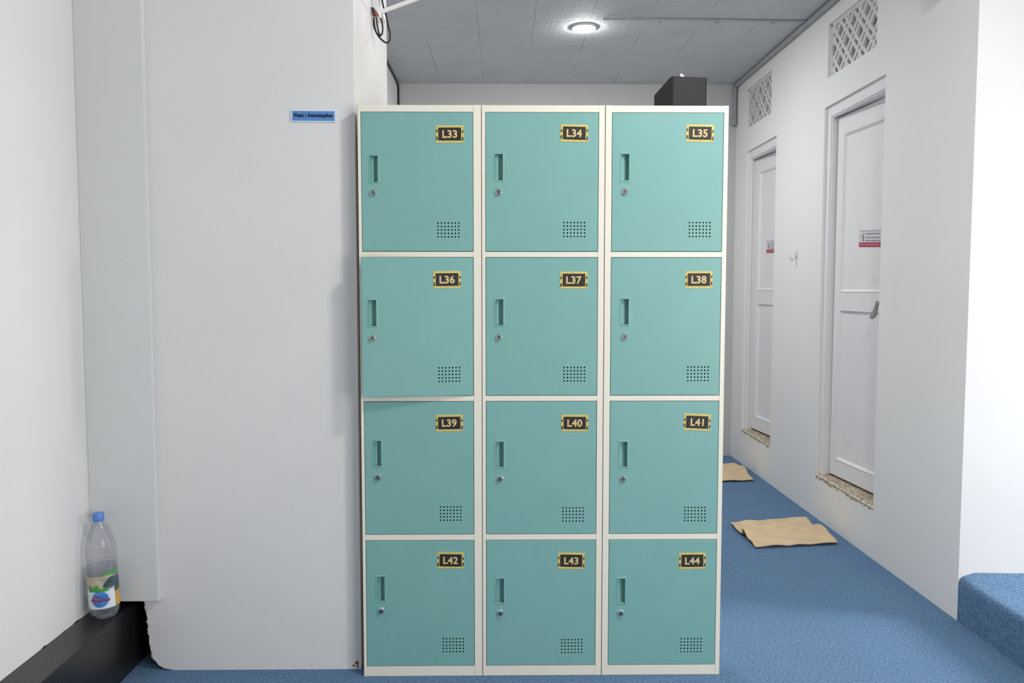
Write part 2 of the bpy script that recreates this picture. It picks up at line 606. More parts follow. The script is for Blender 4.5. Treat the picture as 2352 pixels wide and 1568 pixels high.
# ------------------------------------------------------------------ doors in the right wall
def make_door(n, key, hinge_gap, ang, handle):
    y0, y1, z0, z1 = DOORS[key]
    root = bpy.data.objects.new(f'door_{n}', None)
    root.empty_display_size = 0.05
    COL.objects.link(root)
    root.location = (XR, (y0 + y1) / 2, z0)
    root['kind'] = 'structure'
    root['label'] = {'near': 'white panelled door nearer the camera, slightly ajar, with steel lever',
                     'far': 'white panelled door farther down the corridor, slightly ajar'}[key]
    ym = (y0 + y1) / 2
    fw = 0.042
    ztop = z1 - z0
    a, b = y0 - ym, y1 - ym
    fr = MB()
    fr.box(0.017, 0.128, b - fw, b, 0, ztop)                       # far jamb
    fr.box(0.024, 0.128, a, a + fw - 0.01, 0, ztop)                # near jamb
    fr.box(0.017, 0.128, a, b - fw, ztop - 0.055, ztop)                 # head
    fr.box(0.024, 0.034, b - fw - 0.006, b - fw + 0.002, 0, ztop - 0.05)     # bead round the inside
    fr.box(0.024, 0.034, a, b - fw, ztop - 0.061, ztop - 0.053)
    fr.box(0.089, 0.105, b - fw - 0.012, b - fw, 0, ztop - 0.055)  # stop behind the leaf
    fr.box(0.089, 0.105, a, b - fw, ztop - 0.07, ztop - 0.055)
    fr.build('door_frame', M['door'], root, bevel=0.003)
    # leaf, hinged on the far jamb: local y runs from the hinge (0) towards the camera (-W)
    W = (b - fw) - (a + fw - 0.01) - 0.006
    Hh = ztop - 0.055 - 0.018 - 0.008
    zb = 0.018
    lf = MB()
    st = 0.072
    zs = [0, 0.085, 0.875, 0.962, Hh - 0.092, Hh]
    T = 0.036
    lf.box(0, T, -st, 0, 0, Hh)
    lf.box(0, T, -W, -W + st, 0, Hh)
    for za, zb2 in ((0, zs[1]), (zs[2], zs[3]), (zs[4], Hh)):
        lf.box(0, T, -W + st, -st, za, zb2)
    for za, zb2 in ((zs[1], zs[2]), (zs[3], zs[4])):
        lf.box(0.010, T - 0.010, -W + st, -st, za, zb2)
        # moulding: sloped bead round each panel
        p0, p1 = -W + st, -st
        g, dpt = 0.016, 0.010
        o = [(0, p0, za), (0, p1, za), (0, p1, zb2), (0, p0, zb2)]
        mid = [(-0.003, p0 + 0.004, za + 0.004), (-0.003, p1 - 0.004, za + 0.004), (-0.003, p1 - 0.004, zb2 - 0.004), (-0.003, p0 + 0.004, zb2 - 0.004)]
        i = [(dpt, p0 + g, za + g), (dpt, p1 - g, za + g), (dpt, p1 - g, zb2 - g), (dpt, p0 + g, zb2 - g)]
        for k in range(4):
            j = (k + 1) % 4
            lf.quad(o[k], o[j], mid[j], mid[k])
            lf.quad(mid[k], mid[j], i[j], i[k])
    leaf = lf.build('leaf', M['door'], root, loc=(0.052, b - fw - 0.003, zb), bevel=0.0015, fix=False)
    leaf.rotation_euler = (0, 0, math.radians(ang))
    if handle:
        h = MB()
        yc, zc = -W + 0.062, 0.905
        h.box(-0.008, 0, yc - 0.020, yc + 0.020, zc - 0.030, zc + 0.030)
        h.lathe([(0.011, 0), (0.011, -0.034), (0.008, -0.038)], 16, (-0.008, yc, zc + 0.008), axis='X')
        prof = [(yc - 0.008, zc + 0.019), (yc + 0.020, zc + 0.019), (yc + 0.030, zc - 0.006), (yc + 0.046, zc - 0.028), (yc + 0.066, zc - 0.050),
                (yc + 0.074, zc - 0.062), (yc + 0.052, zc - 0.066), (yc + 0.028, zc - 0.052), (yc + 0.016, zc - 0.026), (yc + 0.012, zc + 0.000), (yc - 0.008, zc + 0.004)]
        h.prism(prof, 'X', -0.052, -0.040)
        h.build('handle', M['steel'], leaf, bevel=0.002, smooth=35)['label'] = 'satin steel lever handle'
    # crumbled sill under the leaf
    rnd = random.Random(7 + n)
    sl = MB()
    N = 44
    vs = []
    for k in range(N + 1):
        y = a + (b - a) * k / N
        j = rnd.uniform(0, 0.010)
        vs += [(-0.0004, y, -0.017 + rnd.uniform(-0.008, 0.010)), (-0.0010 - j * 0.15, y, -0.003 + rnd.uniform(-0.004, 0.002)),
               (0.008 + j, y, 0.004 + rnd.uniform(0, 0.004)), (0.05, y, 0.006 + rnd.uniform(-0.002, 0.004)), (0.128, y, 0.005)]
    fs = []
    for k in range(N):
        for q in range(4):
            fs.append((k * 5 + q, k * 5 + q + 1, (k + 1) * 5 + q + 1, (k + 1) * 5 + q))
    sl.add(vs, fs)
    sl.build('sill', M['rough'], root, smooth=60)['label'] = 'crumbled bare plaster sill'
    # world transform of the leaf for things stuck on it
    return (XR + 0.052, ym + b - fw - 0.003, z0 + zb, math.radians(ang), W)


leaf_near = make_door(2, 'near', 0, 4.0, True)
leaf_far = make_door(1, 'far', 0, 4.5, False)


def sticker(label, leaf, yl, zc, tilt, hmul=1.0):
    """notice stuck on the panel of a door leaf; yl: metres from the hinge to the sticker's middle"""
    L, H = 0.205, 0.082
    mb = MB()

    def rect(u0, u1, v0, v1, lift, mi):
        mb.box(-lift, -lift + 0.0006, -u1, -u0, v0, v1, mi)
    rect(-L / 2, L / 2, -H / 2, H / 2, 0.0008, 0)
    rect(-L / 2 + 0.004, L / 2 - 0.002, -H / 2, -H / 2 + 0.022, 0.0012, 1)
    rnd = random.Random(5)
    u = -L / 2 + 0.012
    while u < L / 2 - 0.02:                    # pale lettering too small to read, in the red band
        l = rnd.uniform(0.008, 0.02)
        rect(u, min(u + l, L / 2 - 0.01), -H / 2 + 0.008, -H / 2 + 0.014, 0.0015, 3)
        u += l + 0.004
    for r, v in enumerate((0.022, 0.004, -0.011)):
        u = -L / 2 + 0.062
        while u < L / 2 - 0.014:
            l = rnd.uniform(0.012, 0.026)
            rect(u, min(u + l, L / 2 - 0.006), v - 0.0028, v + 0.0028, 0.0012, 2 if r else 4)
            u += l + 0.004
    # small walking figure
    rect(-L / 2 + 0.038, -L / 2 + 0.046, 0.018, 0.026, 0.0013, 2)
    rect(-L / 2 + 0.036, -L / 2 + 0.047, -0.015, 0.016, 0.0013, 2)
    rect(-L / 2 + 0.022, -L / 2 + 0.037, 0.010, 0.015, 0.0013, 2)
    rect(-L / 2 + 0.003, L / 2, H / 2 - 0.006, H / 2 - 0.004, 0.0012, 4)
    hx, hy, hz, ang, W = leaf
    o = mb.build('notice_sticker', [M['stick'], M['stickr'], M['stickg'], M['stickp'], M['stickg']], None)
    o.matrix_world = Matrix.Translation((hx, hy, hz)) @ Matrix.Rotation(ang, 4, 'Z') @ Matrix.Translation((0.0093, -yl, zc - hz)) @ Matrix.Rotation(tilt, 4, 'X')
    return tag(o, label, 'notice sticker', 'notices on the doors')


sticker('white and red notice sticker on the nearer white door, above its lever', leaf_near, 0.335, 1.480, math.radians(3))
sticker('white and red notice sticker on the farther white door, cut off by wall edge', leaf_far, 0.29, 1.515, math.radians(2))


# ------------------------------------------------------------------ pierced vent blocks
def vent(key, label):
    y0, y1, z0, z1 = VENTS[key]
    ym, zm = (y0 + y1) / 2, (z0 + z1) / 2
    Wd, Hd = (y1 - y0), (z1 - z0)
    root = thing('vent_block', label, 'vent', (XR, ym, z0), 'pierced vents above the doors')
    mb = MB()
    bw = 0.016
    d0, d1 = 0.014, 0.038
    mb.box(d0, d1, -Wd / 2, Wd / 2, 0, bw * 0.5)
    mb.box(d0, d1, -Wd / 2, Wd / 2, Hd - bw, Hd)
    mb.box(d0, d1, -Wd / 2, -Wd / 2 + bw, 0, Hd)
    mb.box(d0, d1, Wd / 2 - bw, Wd / 2, 0, Hd)
    fr = mb.build('frame', M['vent'], root, bevel=0.002)
    lt = MB()
    P = 0.150
    hw = 0.0100
    u0, u1, v0, v1 = -Wd / 2 + bw * 0.6, Wd / 2 - bw * 0.6, 0.004, Hd - bw * 0.6
    k = -6
    for sgn in (1, -1):
        for k in range(-8, 9):
            for dlt in (-0.027, 0.027):
                c = k * P + dlt + Hd / 2 * sgn + 0.02
                # line u = c - sgn * v ; clip to the rectangle
                pts = []
                for v in (v0, v1):
                    u = c - sgn * v
                    if u0 <= u <= u1:
                        pts.append((u, v))
                for u in (u0, u1):
                    v = (c - u) * sgn
                    if v0 < v < v1:
                        pts.append((u, v))
                if len(pts) < 2:
                    continue
                (ua, va), (ub, vb) = pts[0], pts[-1]
                if math.hypot(ub - ua, vb - va) < 0.015:
                    continue
                t = Vector((ub - ua, vb - va)).normalized()
                nx, ny = -t.y * hw, t.x * hw
                off = 0.0006 if sgn > 0 else 0.0
                lt.prism([(ua - nx, va - ny), (ub - nx, vb - ny), (ub + nx, vb + ny), (ua + nx, va + ny)], 'X', d0 + 0.004 + off, d1 - 0.004)
    lt.build('lattice', M['vent'], root)
    return root


vent('near', 'pierced white lattice vent block above the nearer door, cut by frame top')
vent('far', 'pierced white lattice vent block above the farther door')


# ------------------------------------------------------------------ lockers
LW, LH, LD = 0.38, 1.796, 0.46
ROWS = [(1.351, 1.7735), (0.9027, 1.3315), (0.4615, 0.8830), (0.0340, 0.4405)]     # door bottoms and tops
POST = [(0.0105, 0.0255), (0.0115, 0.0195), (0.0205, 0.0150)]
# number, plate centre, recess centre, lock centre, vent centre (metres from the cabinet's lower left corner), plate tilt in degrees
D = [('L33', (0.2830, 1.7077), (0.0503, 1.6019), (0.0481, 1.5291), (0.2775, 1.4164), 0.5),
     ('L34', (0.2846, 1.7112), (0.0535, 1.6078), (0.0521, 1.5323), (0.2861, 1.4181), -1.5),
     ('L35', (0.2917, 1.7121), (0.0621, 1.6085), (0.0615, 1.5342), (0.2948, 1.4184), -1.0),
     ('L36', (0.2727, 1.2637), (0.0441, 1.1612), (0.0432, 1.0841), (0.2780, 0.9696), 0.8),
     ('L37', (0.2856, 1.2624), (0.0544, 1.1625), (0.0530, 1.0852), (0.2884, 0.9691), 0.0),
     ('L38', (0.2945, 1.2638), (0.0648, 1.1637), (0.0642, 1.0863), (0.2962, 0.9700), 0.3),
     ('L39', (0.2772, 0.8160), (0.0515, 0.7200), (0.0520, 0.6438), (0.2799, 0.5276), 0.8),
     ('L40', (0.2906, 0.8153), (0.0554, 0.7163), (0.0553, 0.6386), (0.2865, 0.5236), -0.5),
     ('L41', (0.2957, 0.8173), (0.0648, 0.7154), (0.0628, 0.6376), (0.2932, 0.5237), -2.6),
     ('L42', (0.2792, 0.3776), (0.0578, 0.2855), (0.0585, 0.2147), (0.2862, 0.1012), -1.0),
     ('L43', (0.2817, 0.3747), (0.0564, 0.2781), (0.0563, 0.2058), (0.2845, 0.0963), -1.2),
     ('L44', (0.2871, 0.3732), (0.0619, 0.2764), (0.0597, 0.2040), (0.2869, 0.0972), 0.4)]


def locker_body(l, r):
    mb = MB()
    t = 0.0025
    mb.box(0.0006, t, 0, LD, 0, LH)
    mb.box(LW - t, LW - 0.0006, 0, LD, 0, LH)
    mb.box(t, LW - t, LD - t, LD, 0.0, LH)
    mb.box(0.0006, l, 0, 0.03, 0, LH)                      # posts
    mb.box(LW - r, LW - 0.0006, 0, 0.03, 0, LH)
    mb.box(l, LW - r, 0.0008, LD - t, ROWS[0][1] + 0.0015, LH - 0.0004)     # top rail and roof
    mb.box(l, LW - r, 0.0008, LD - t, 0, ROWS[3][0] - 0.0015)               # plinth
    for a, b in zip(ROWS, ROWS[1:]):
        mb.box(l, LW - r, 0.0008, 0.03, b[1] + 0.0015, a[0] - 0.0015)       # rail
        mb.box(t, LW - t, 0.03, LD - t, a[0] - 0.006, a[0] - 0.0035)        # shelf sheet
    return mb


def door_mesh(W, H, pc, vc):
    """door leaf; x 0..W from the left, z 0..H, front at y 0; pc, vc: centres of recess and vent openings"""
    pw, ph = 0.0125, 0.0405
    vw, vh = 0.0106 * 3.5, 0.0106 * 2.5
    c = 0.0012
    xs = [c, pc[0] - pw, pc[0] + pw, vc[0] - vw, vc[0] + vw, W - c]
    zs = sorted([c, vc[1] - vh, vc[1] + vh, pc[1] - ph, pc[1] + ph, H - c])
    mb = MB()
    for i in range(5):
        for j in range(5):
            if i == 1 and zs[j] >= pc[1] - ph - 1e-6 and zs[j + 1] <= pc[1] + ph + 1e-6:
                continue
            if i == 3 and zs[j] >= vc[1] - vh - 1e-6 and zs[j + 1] <= vc[1] + vh + 1e-6:
                continue
            mb.quad((xs[i] - W, 0, zs[j]), (xs[i + 1] - W, 0, zs[j]), (xs[i + 1] - W, 0, zs[j + 1]), (xs[i] - W, 0, zs[j + 1]))
    o = [(c, 0, c), (W - c, 0, c), (W - c, 0, H - c), (c, 0, H - c)]
    e = [(0, c, 0), (W, c, 0), (W, c, H), (0, c, H)]
    b = [(0, 0.02, 0), (W, 0.02, 0), (W, 0.02, H), (0, 0.02, H)]
    sh = lambda q: (q[0] - W, q[1], q[2])
    for k in range(4):
        j = (k + 1) % 4
        mb.quad(sh(e[k]), sh(e[j]), sh(o[j]), sh(o[k]))
        mb.quad(sh(b[k]), sh(b[j]), sh(e[j]), sh(e[k]))
    mb.quad(sh(b[0]), sh(b[3]), sh(b[2]), sh(b[1]))
    return mb


def recess_mesh():
    """pull recess with a raised rim, centred on its opening"""
    mb = MB()
    pw, ph = 0.0125, 0.0405
    rw, rd = 0.0042, 0.0016
    dp = 0.0175
    A = [(-pw - rw, 0, -ph - rw), (pw + rw, 0, -ph - rw), (pw + rw, 0, ph + rw), (-pw - rw, 0, ph + rw)]
    B = [(-pw - rw * .6, -rd, -ph - rw * .6), (pw + rw * .6, -rd, -ph - rw * .6), (pw + rw * .6, -rd, ph + rw * .6), (-pw - rw * .6, -rd, ph + rw * .6)]
    C = [(-pw + .0006, -rd, -ph + .0006), (pw - .0006, -rd, -ph + .0006), (pw - .0006, -rd, ph - .0006), (-pw + .0006, -rd, ph - .0006)]
    E = [(-pw + .0012, dp, -ph + .0012), (pw - .0012, dp, -ph + .0012), (pw - .0012, dp, ph - .0012), (-pw + .0012, dp, ph - .0012)]
    for P, Q in ((A, B), (B, C), (C, E)):
        for k in range(4):
            j = (k + 1) % 4
            mb.quad(P[k], P[j], Q[j], Q[k])
    mb.quad(*E)
    # finger lip down the left half of the pocket
    mb.box(-pw + 0.0015, -0.002, 0.010, 0.012, -ph + 0.002, ph - 0.002)
    return mb


def vent_mesh():
    """perforated patch, 7 by 5 round holes"""
    mb = MB()
    p, r, dpt = 0.0106, 0.0025, 0.0035
    N = 12
    for i in range(7):
        for j in range(5):
            cx, cz = (i - 3) * p, (j - 2) * p
            sq = []
            for k in range(N):
                a = 2 * PI * k / N + PI / N
                m = max(abs(math.cos(a)), abs(math.sin(a)))
                sq.append((cx + math.cos(a) / m * p / 2, 0, cz + math.sin(a) / m * p / 2))
            ci = [(cx + r * math.cos(2 * PI * k / N + PI / N), 0, cz + r * math.sin(2 * PI * k / N + PI / N)) for k in range(N)]
            cb = [(x, dpt, z) for x, y, z in ci]
            for k in range(N):
                q = (k + 1) % N
                mb.quad(sq[k], sq[q], ci[q], ci[k])
                mb.quad(ci[k], ci[q], cb[q], cb[k], 1)
            # corners of the cell
            for sx in (-1, 1):
                for sz in (-1, 1):
                    cor = (cx + sx * p / 2, 0, cz + sz * p / 2)
                    near = sorted(range(N), key=lambda k: (sq[k][0] - cor[0]) ** 2 + (sq[k][2] - cor[2]) ** 2)[:2]
                    mb.add([sq[near[0]], sq[near[1]], cor], [(0, 1, 2)])
    mb.quad((-0.037, dpt + 0.006, -0.0265), (0.037, dpt + 0.006, -0.0265), (0.037, dpt + 0.006, 0.0265), (-0.037, dpt + 0.006, 0.0265), 1)  # dark sheet painted as the shade behind the holes
    return mb


def lock_mesh(turn):
    mb = MB()
    mb.lathe([(0.0105, 0.0), (0.0105, -0.0012), (0.0088, -0.003), (0.0085, -0.0065), (0.0076, -0.0078), (0.0066, -0.0078), (0.0062, -0.0066)], 24, axis='Y', mi=0, close=False)
    mb.lathe([(0.0064, -0.0066), (0.0060, -0.0070), (0.0002, -0.0070)], 24, axis='Y', mi=1, close=False)
    c, s = math.cos(turn), math.sin(turn)
    q = [(-0.0007, -0.0042), (0.0007, -0.0042), (0.0007, 0.0042), (-0.0007, 0.0042)]
    q = [(x * c - z * s, x * s + z * c) for x, z in q]
    mb.prism(q, 'Y', -0.0073, -0.0069, mi=2)
    return mb


def plate_mesh(num, seed):
    mb = MB()
    rnd = random.Random(seed)
    L, H, b = 0.0845, 0.052, 0.0062
    mb.box(-L / 2, L / 2, -0.0011, 0, -H / 2, H / 2, 0)
    mb.box(-L / 2 + b * 1.15, L / 2 - b * 1.15, -0.0013, -0.0011, -H / 2 + b, H / 2 - b, 1)
    # dark printed notches in the side bars of the gold frame
    for sx in (-1, 1):
        for zc, hh in ((0.008, 0.0045), (-0.0135, 0.0065)):
            x = sx * (L / 2 - b * 0.45)
            z = zc + rnd.uniform(-0.002, 0.002)
            w_ = b * 0.32
            mb.prism([(x - w_, z - hh), (x + w_, z - hh * 0.7), (x + w_, z + hh), (x - w_, z + hh * 0.6)], 'Y', -0.0014, -0.0011, mi=1)
    vs, fs = text2d(num, 0.0315, offset=0.0009, spacing=1.04)
    mb.add([(x, -0.0016, z) for x, z in vs], fs, 2)
    return mb


mesh_recess = mesh_vent = None
side_words = ['left', 'middle', 'right']
n_words = ['L33, L36, L39 and L42', 'L34, L37, L40 and L43', 'L35, L38, L41 and L44']
for c in range(3):
    root = thing('locker_cabinet', f'{side_words[c]} cream steel locker cabinet with four teal doors numbered {n_words[c]}', 'locker', (c * LW, 0, 0), 'teal and cream lockers')
    l, r = POST[c]
    locker_body(l, r).build('body', M['cream'], root, bevel=0.0012, fix=False)
    for row in range(4):
        num, P, Hc, Lc, V, tilt = D[row * 3 + c]
        z0, z1 = ROWS[row]
        x0, x1 = l + 0.0012, LW - r - 0.0016
        W, H = x1 - x0, z1 - z0
        rel = lambda q: (q[0] - x0, q[1] - z0)
        hc, lc, vc, pc = rel(Hc), rel(Lc), rel(V), rel(P)
        dr = door_mesh(W, H, hc, vc).build('door', M['teal'], root, loc=(x1, -0.0006, z0), fix=False)
        dr['label'] = f'teal locker door numbered {num}' + (', left slightly ajar' if num == 'L36' else '')
        if num == 'L36':
            dr.rotation_euler = (0, 0, math.radians(6.6))
        rc = recess_mesh().build('handle_recess', M['teal'], dr, loc=(hc[0] - W, 0, hc[1]), fix=False)
        lk = lock_mesh(0.5 - 0.23 * (row + c)).build('lock', [M['chrome'], M['lockface'], M['slot']], dr, loc=(lc[0] - W, 0, lc[1]), smooth=35)
        lk['label'] = 'round chrome cam lock'
        vn = vent_mesh().build('vent', [M['teal'], M['hole_shade']], dr, loc=(vc[0] - W, 0, vc[1]), fix=False)
        pl = plate_mesh(num, row * 3 + c).build('number_plate', [M['gold'], M['platebk'], M['goldtext']], dr, loc=(pc[0] - W, 0, pc[1]), fix=False)
        pl.rotation_euler = (0, math.radians(-tilt), 0)
        pl['label'] = f'black and gold number plate reading {num}'


# ------------------------------------------------------------------ sign on the pillar
def sign():
    L, H = 0.142, 0.037
    root = thing('sign', 'small blue sign reading Pass : humanplus on the pillar', 'sign', (-0.1432, YP, 1.771))
    MB().box(-L / 2, L / 2, -0.004, 0, -H / 2, H / 2).build('backing', M['signw'], root, bevel=0.001)['label'] = 'pale backing board'
    mb = MB()
    b = 0.0055
    mb.box(-L / 2 + b, L / 2 - b, -0.0046, -0.004, -H / 2 + b * 0.7, H / 2 - b * 0.7, 0)
    vs, fs = text2d('Pass : humanplus', 0.0150, offset=0.0011)
    k = 0.120 / (max(v[0] for v in vs) - min(v[0] for v in vs))
    mb.add([(x * k, -0.0049, z * min(k, 1.0) + 0.0005) for x, z in vs], fs, 1)
    mb.build('face', [M['signb'], M['signt']], root, fix=False)['label'] = 'blue face with dark lettering'
    root.rotation_euler = (0, math.radians(0.3), 0)
sign()


# ------------------------------------------------------------------ bottle
def bottle():
    root = thing('water_bottle', 'clear plastic water bottle with blue cap on the black ledge', 'bottle', (-0.803, -0.022, 0.2132))
    root.rotation_euler = (0, math.radians(-2.2), 0)
    R = 0.0445
    def foot(r, h, a):
        if h < 0.03:
            k = 0.5 + 0.5 * math.cos(5 * a + 0.4)
            return r * (1 - 0.14 * (1 - k) * (1 - h / 0.03))
        return r
    prof = [(0.012, 0.006), (0.026, 0.001), (0.034, 0.0), (0.040, 0.008), (0.0435, 0.02), (R, 0.032)]
    h = 0.036
    while h < 0.215:
        prof.append((R - 0.0012 * (0.5 + 0.5 * math.cos((h - 0.036) / 0.014 * 2 * PI)), h))
        h += 0.0035
    prof += [(R, 0.217), (0.0425, 0.232), (0.0375, 0.252), (0.031, 0.270), (0.0235, 0.287), (0.0165, 0.298), (0.0140, 0.303), (0.0140, 0.3075)]
    MB().lathe(prof, 60, mod=foot, close=False).build('bottle_body', M['pet'], root, smooth=50)['label'] = 'clear ribbed plastic body'
    wp = [(0.010, 0.008), (0.030, 0.004), (0.038, 0.012), (R - 0.003, 0.034), (R - 0.003, 0.162), (0.001, 0.1622)]
    MB().lathe(wp, 40, close=False).build('water', M['water'], root, smooth=40)['label'] = 'water filling the lower half'
    cp = MB()
    cp.lathe([(0.0165, 0.302), (0.0168, 0.305), (0.0160, 0.3056), (0.0160, 0.3075), (0.0168, 0.308), (0.0166, 0.3245), (0.0152, 0.3270), (0.0005, 0.3272)], 48,
             mod=lambda r, h, a: r + (0.0003 * math.cos(36 * a) if 0.308 < h < 0.3255 else 0), close=False)
    cp.build('cap', M['capblue'], root, smooth=40)['label'] = 'blue ridged screw cap'
    # printed label wrapped round the body; u is metres along the girth from the middle of the front
    lb = MB()
    LR = R + 0.0005

    def wrap(u, v, lift=0.0):
        a = -PI / 2 + math.radians(24) + u / LR
        return ((LR + lift) * math.cos(a), (LR + lift) * math.sin(a), v)

    def patch(poly, lift, mi, cut=10):
        """polygon in (u, v), sliced in u so it bends round"""
        bm = bmesh.new()
        f = bm.faces.new([bm.verts.new((u, v, 0)) for u, v in poly])
        us = [p[0] for p in poly]
        n = max(1, int((max(us) - min(us)) / 0.004))
        for k in range(1, n):
            uc = min(us) + (max(us) - min(us)) * k / n
            bmesh.ops.bisect_plane(bm, geom=bm.verts[:] + bm.edges[:] + bm.faces[:], plane_co=(uc, 0, 0), plane_no=(1, 0, 0))
        bm.verts.index_update()
        lb.add([wrap(x.co.x, x.co.y, lift) for x in bm.verts], [tuple(v.index for v in q.verts) for q in bm.faces], mi)
        bm.free()
    def disc(cu, cv, ru, rv, n=28):
        return [(cu + ru * math.cos(2 * PI * k / n), cv + rv * math.sin(2 * PI * k / n)) for k in range(n)]
    # picture strip, white panel, green hills, slate rock, orange tab
    patch([(-0.058, 0.036), (0.036, 0.036), (0.036, 0.098), (-0.058, 0.098)], 0.0, 0)
    patch([(-0.058, 0.094), (0.036, 0.094), (0.036, 0.138), (-0.058, 0.138)], 0.0, 3)
    patch([(-0.004, 0.138), (0.052, 0.140), (0.052, 0.151), (0.016, 0.149)], 0.0, 2)
    patch([(0.0, 0.104), (0.010, 0.098), (0.036, 0.102), (0.036, 0.134), (0.022, 0.131), (0.006, 0.118)], 0.0004, 4)
    patch([(-0.038, 0.090), (0.020, 0.090), (0.008, 0.102), (-0.004, 0.098), (-0.016, 0.112), (-0.028, 0.104), (-0.044, 0.112), (-0.044, 0.090)], 0.0006, 2)
    patch([(0.036, 0.036), (0.066, 0.036), (0.066, 0.082), (0.050, 0.088), (0.036, 0.082)], 0.0, 6)
    patch([(0.036, 0.082), (0.066, 0.082), (0.066, 0.130), (0.036, 0.126)], 0.0, 4)
    patch(disc(-0.008, 0.066, 0.0285, 0.0285), 0.0003, 0)
    patch(disc(-0.009, 0.0665, 0.0255, 0.0255), 0.0005, 1)
    for s, sz, du, dv in (('Le', 0.016, -0.018, 0.0765), ('Minerale', 0.0155, -0.009, 0.0640)):
        vs, fs = text2d(s, sz, offset=0.0005, shear=0.1)
        kx = 1.0 if s == 'Le' else 0.056 / (max(v[0] for v in vs) - min(v[0] for v in vs))
        lb.add([wrap(du + x * kx, dv + y, 0.0009) for x, y in vs], fs, 5)
    lb.build('label', [M['lblw'], M['lblb'], M['lblg'], M['lblt'], M['lbld'], M['lblr'], M['lblo']], root, fix=False)['label'] = 'printed label with blue disc and red lettering'
bottle()


# ------------------------------------------------------------------ towels on the carpet
def towel(label, quad, ridge, seed, shift):
    """quad: back-left, back-right, front-right, front-left on the floor; ridge: (t, height, width, lean)"""
    rnd = random.Random(seed)
    A, B, C_, D_q = [Vector((q[0], q[1], 0)) for q in quad]
    NX, NY = 56, 56
    mb = MB()
    vs = []
    waves = [(rnd.uniform(3, 9), rnd.uniform(2, 7), rnd.uniform(0, 6), rnd.uniform(0.0006, 0.0014)) for _ in range(5)]
    for j in range(NY + 1):
        t = j / NY                      # 0 back, 1 front
        for i in range(NX + 1):
            s = i / NX
            p = A.lerp(B, s).lerp(D_q.lerp(C_, s), t)
            z = 0.006
            for t0, hgt, wd, slope in ridge:
                tc = t0 + slope * s
                g = math.exp(-((t - tc) / wd) ** 2)
                env = ridge_env(s, t0, seed)
                z += hgt * g * env
                # cloth past the fold slides sideways a little
                sm = 1 / (1 + math.exp(-(t - tc) / 0.025))
                p = p + Vector((shift * sm * (0.25 + 0.75 * s), 0, 0)) * (1 if t0 == ridge[0][0] else 0)
                # steep front of the fold
                p = p + Vector((0, 0.028 * g * env * (1 if hgt > 0.012 else 0.4), 0))
            for a, b, ph, am in waves:
                z += am * (1 + math.sin(a * s * 3 + b * t * 3 + ph))
            e = 0.0016 * math.sin(s * 31 + t * 17)
            vs.append((p.x + e, p.y + e * 0.7, z))
    fs = []
    n = NX + 1
    for j in range(NY):
        for i in range(NX):
            fs.append((j * n + i, j * n + i + 1, (j + 1) * n + i + 1, (j + 1) * n + i))
    mb.add(vs, fs)
    o = mb.build('towel', M['towel'], smooth=80)
    so = o.modifiers.new('thickness', 'SOLIDIFY')
    so.thickness = 0.005; so.offset = -1
    return tag(o, label, 'towel', 'towels on the carpet')


def ridge_env(s, t0, seed):
    if seed == 2:                       # far towel: one fold along its whole length
        return 1.0
    if t0 > 0.5:                        # near towel: fold strongest at its left edge
        return 0.22 + 0.78 * math.exp(-(s / 0.25) ** 2) + 0.3 * math.exp(-((s - 1) / 0.15) ** 2)
    return math.exp(-((s - 0.52) / 0.2) ** 2)


towel('rumpled beige towel on the carpet, the whole one below the nearer door', [(1.640, 1.640), (2.075, 1.735), (2.015, 1.300), (1.635, 1.245)],
      [(0.60, 0.030, 0.055, -0.12), (0.40, 0.025, 0.045, 0.02)], 1, 0.050)
towel('beige towel on the carpet partly hidden behind the right locker', [(1.58, 3.02), (2.085, 3.07), (2.035, 2.585), (1.58, 2.545)],
      [(0.52, 0.030, 0.09, -0.04), (0.2, 0.012, 0.06, 0.0)], 2, 0.022)


# ------------------------------------------------------------------ dark box and paper on the lockers
def desk_box():
    root = thing('document_box', 'dark grey slant-sided document box on top of the right locker', 'box', (0.975, 0.055, LH))
    root.rotation_euler = (0, 0, math.radians(9))
    Wd, L, t = 0.115, 0.165, 0.003
    prof = [(0, 0), (L, 0), (L, 0.082), (0.040, 0.1015), (0.028, 0.1030), (0, 0.1030)]
    mb = MB()
    mb.prism(prof, 'X', 0, t)
    mb.prism(prof, 'X', Wd - t, Wd)
    mb.box(t, Wd - t, 0, t, 0, 0.1030)
    mb.box(t, Wd - t, L - t, L, 0, 0.082)
    mb.box(t, Wd - t, t, L - t, 0, t)
    mb.build('shell', M['boxbk'], root, bevel=0.0025)
desk_box()
pp = MB()
pp.prism([(0, 0), (0.05, 0.002), (0.046, 0.085), (0.020, 0.106), (0.005, 0.119), (0, 0.118)], 'Y', 0, 0.0006)
po = pp.build('paper_slip', M['paper'], loc=(1.010, 0.10, LH + 0.0035))
po.rotation_euler = (0, 0, math.radians(9))
tag(po, 'white paper slip whose tip peeks out of the dark document box', 'paper')


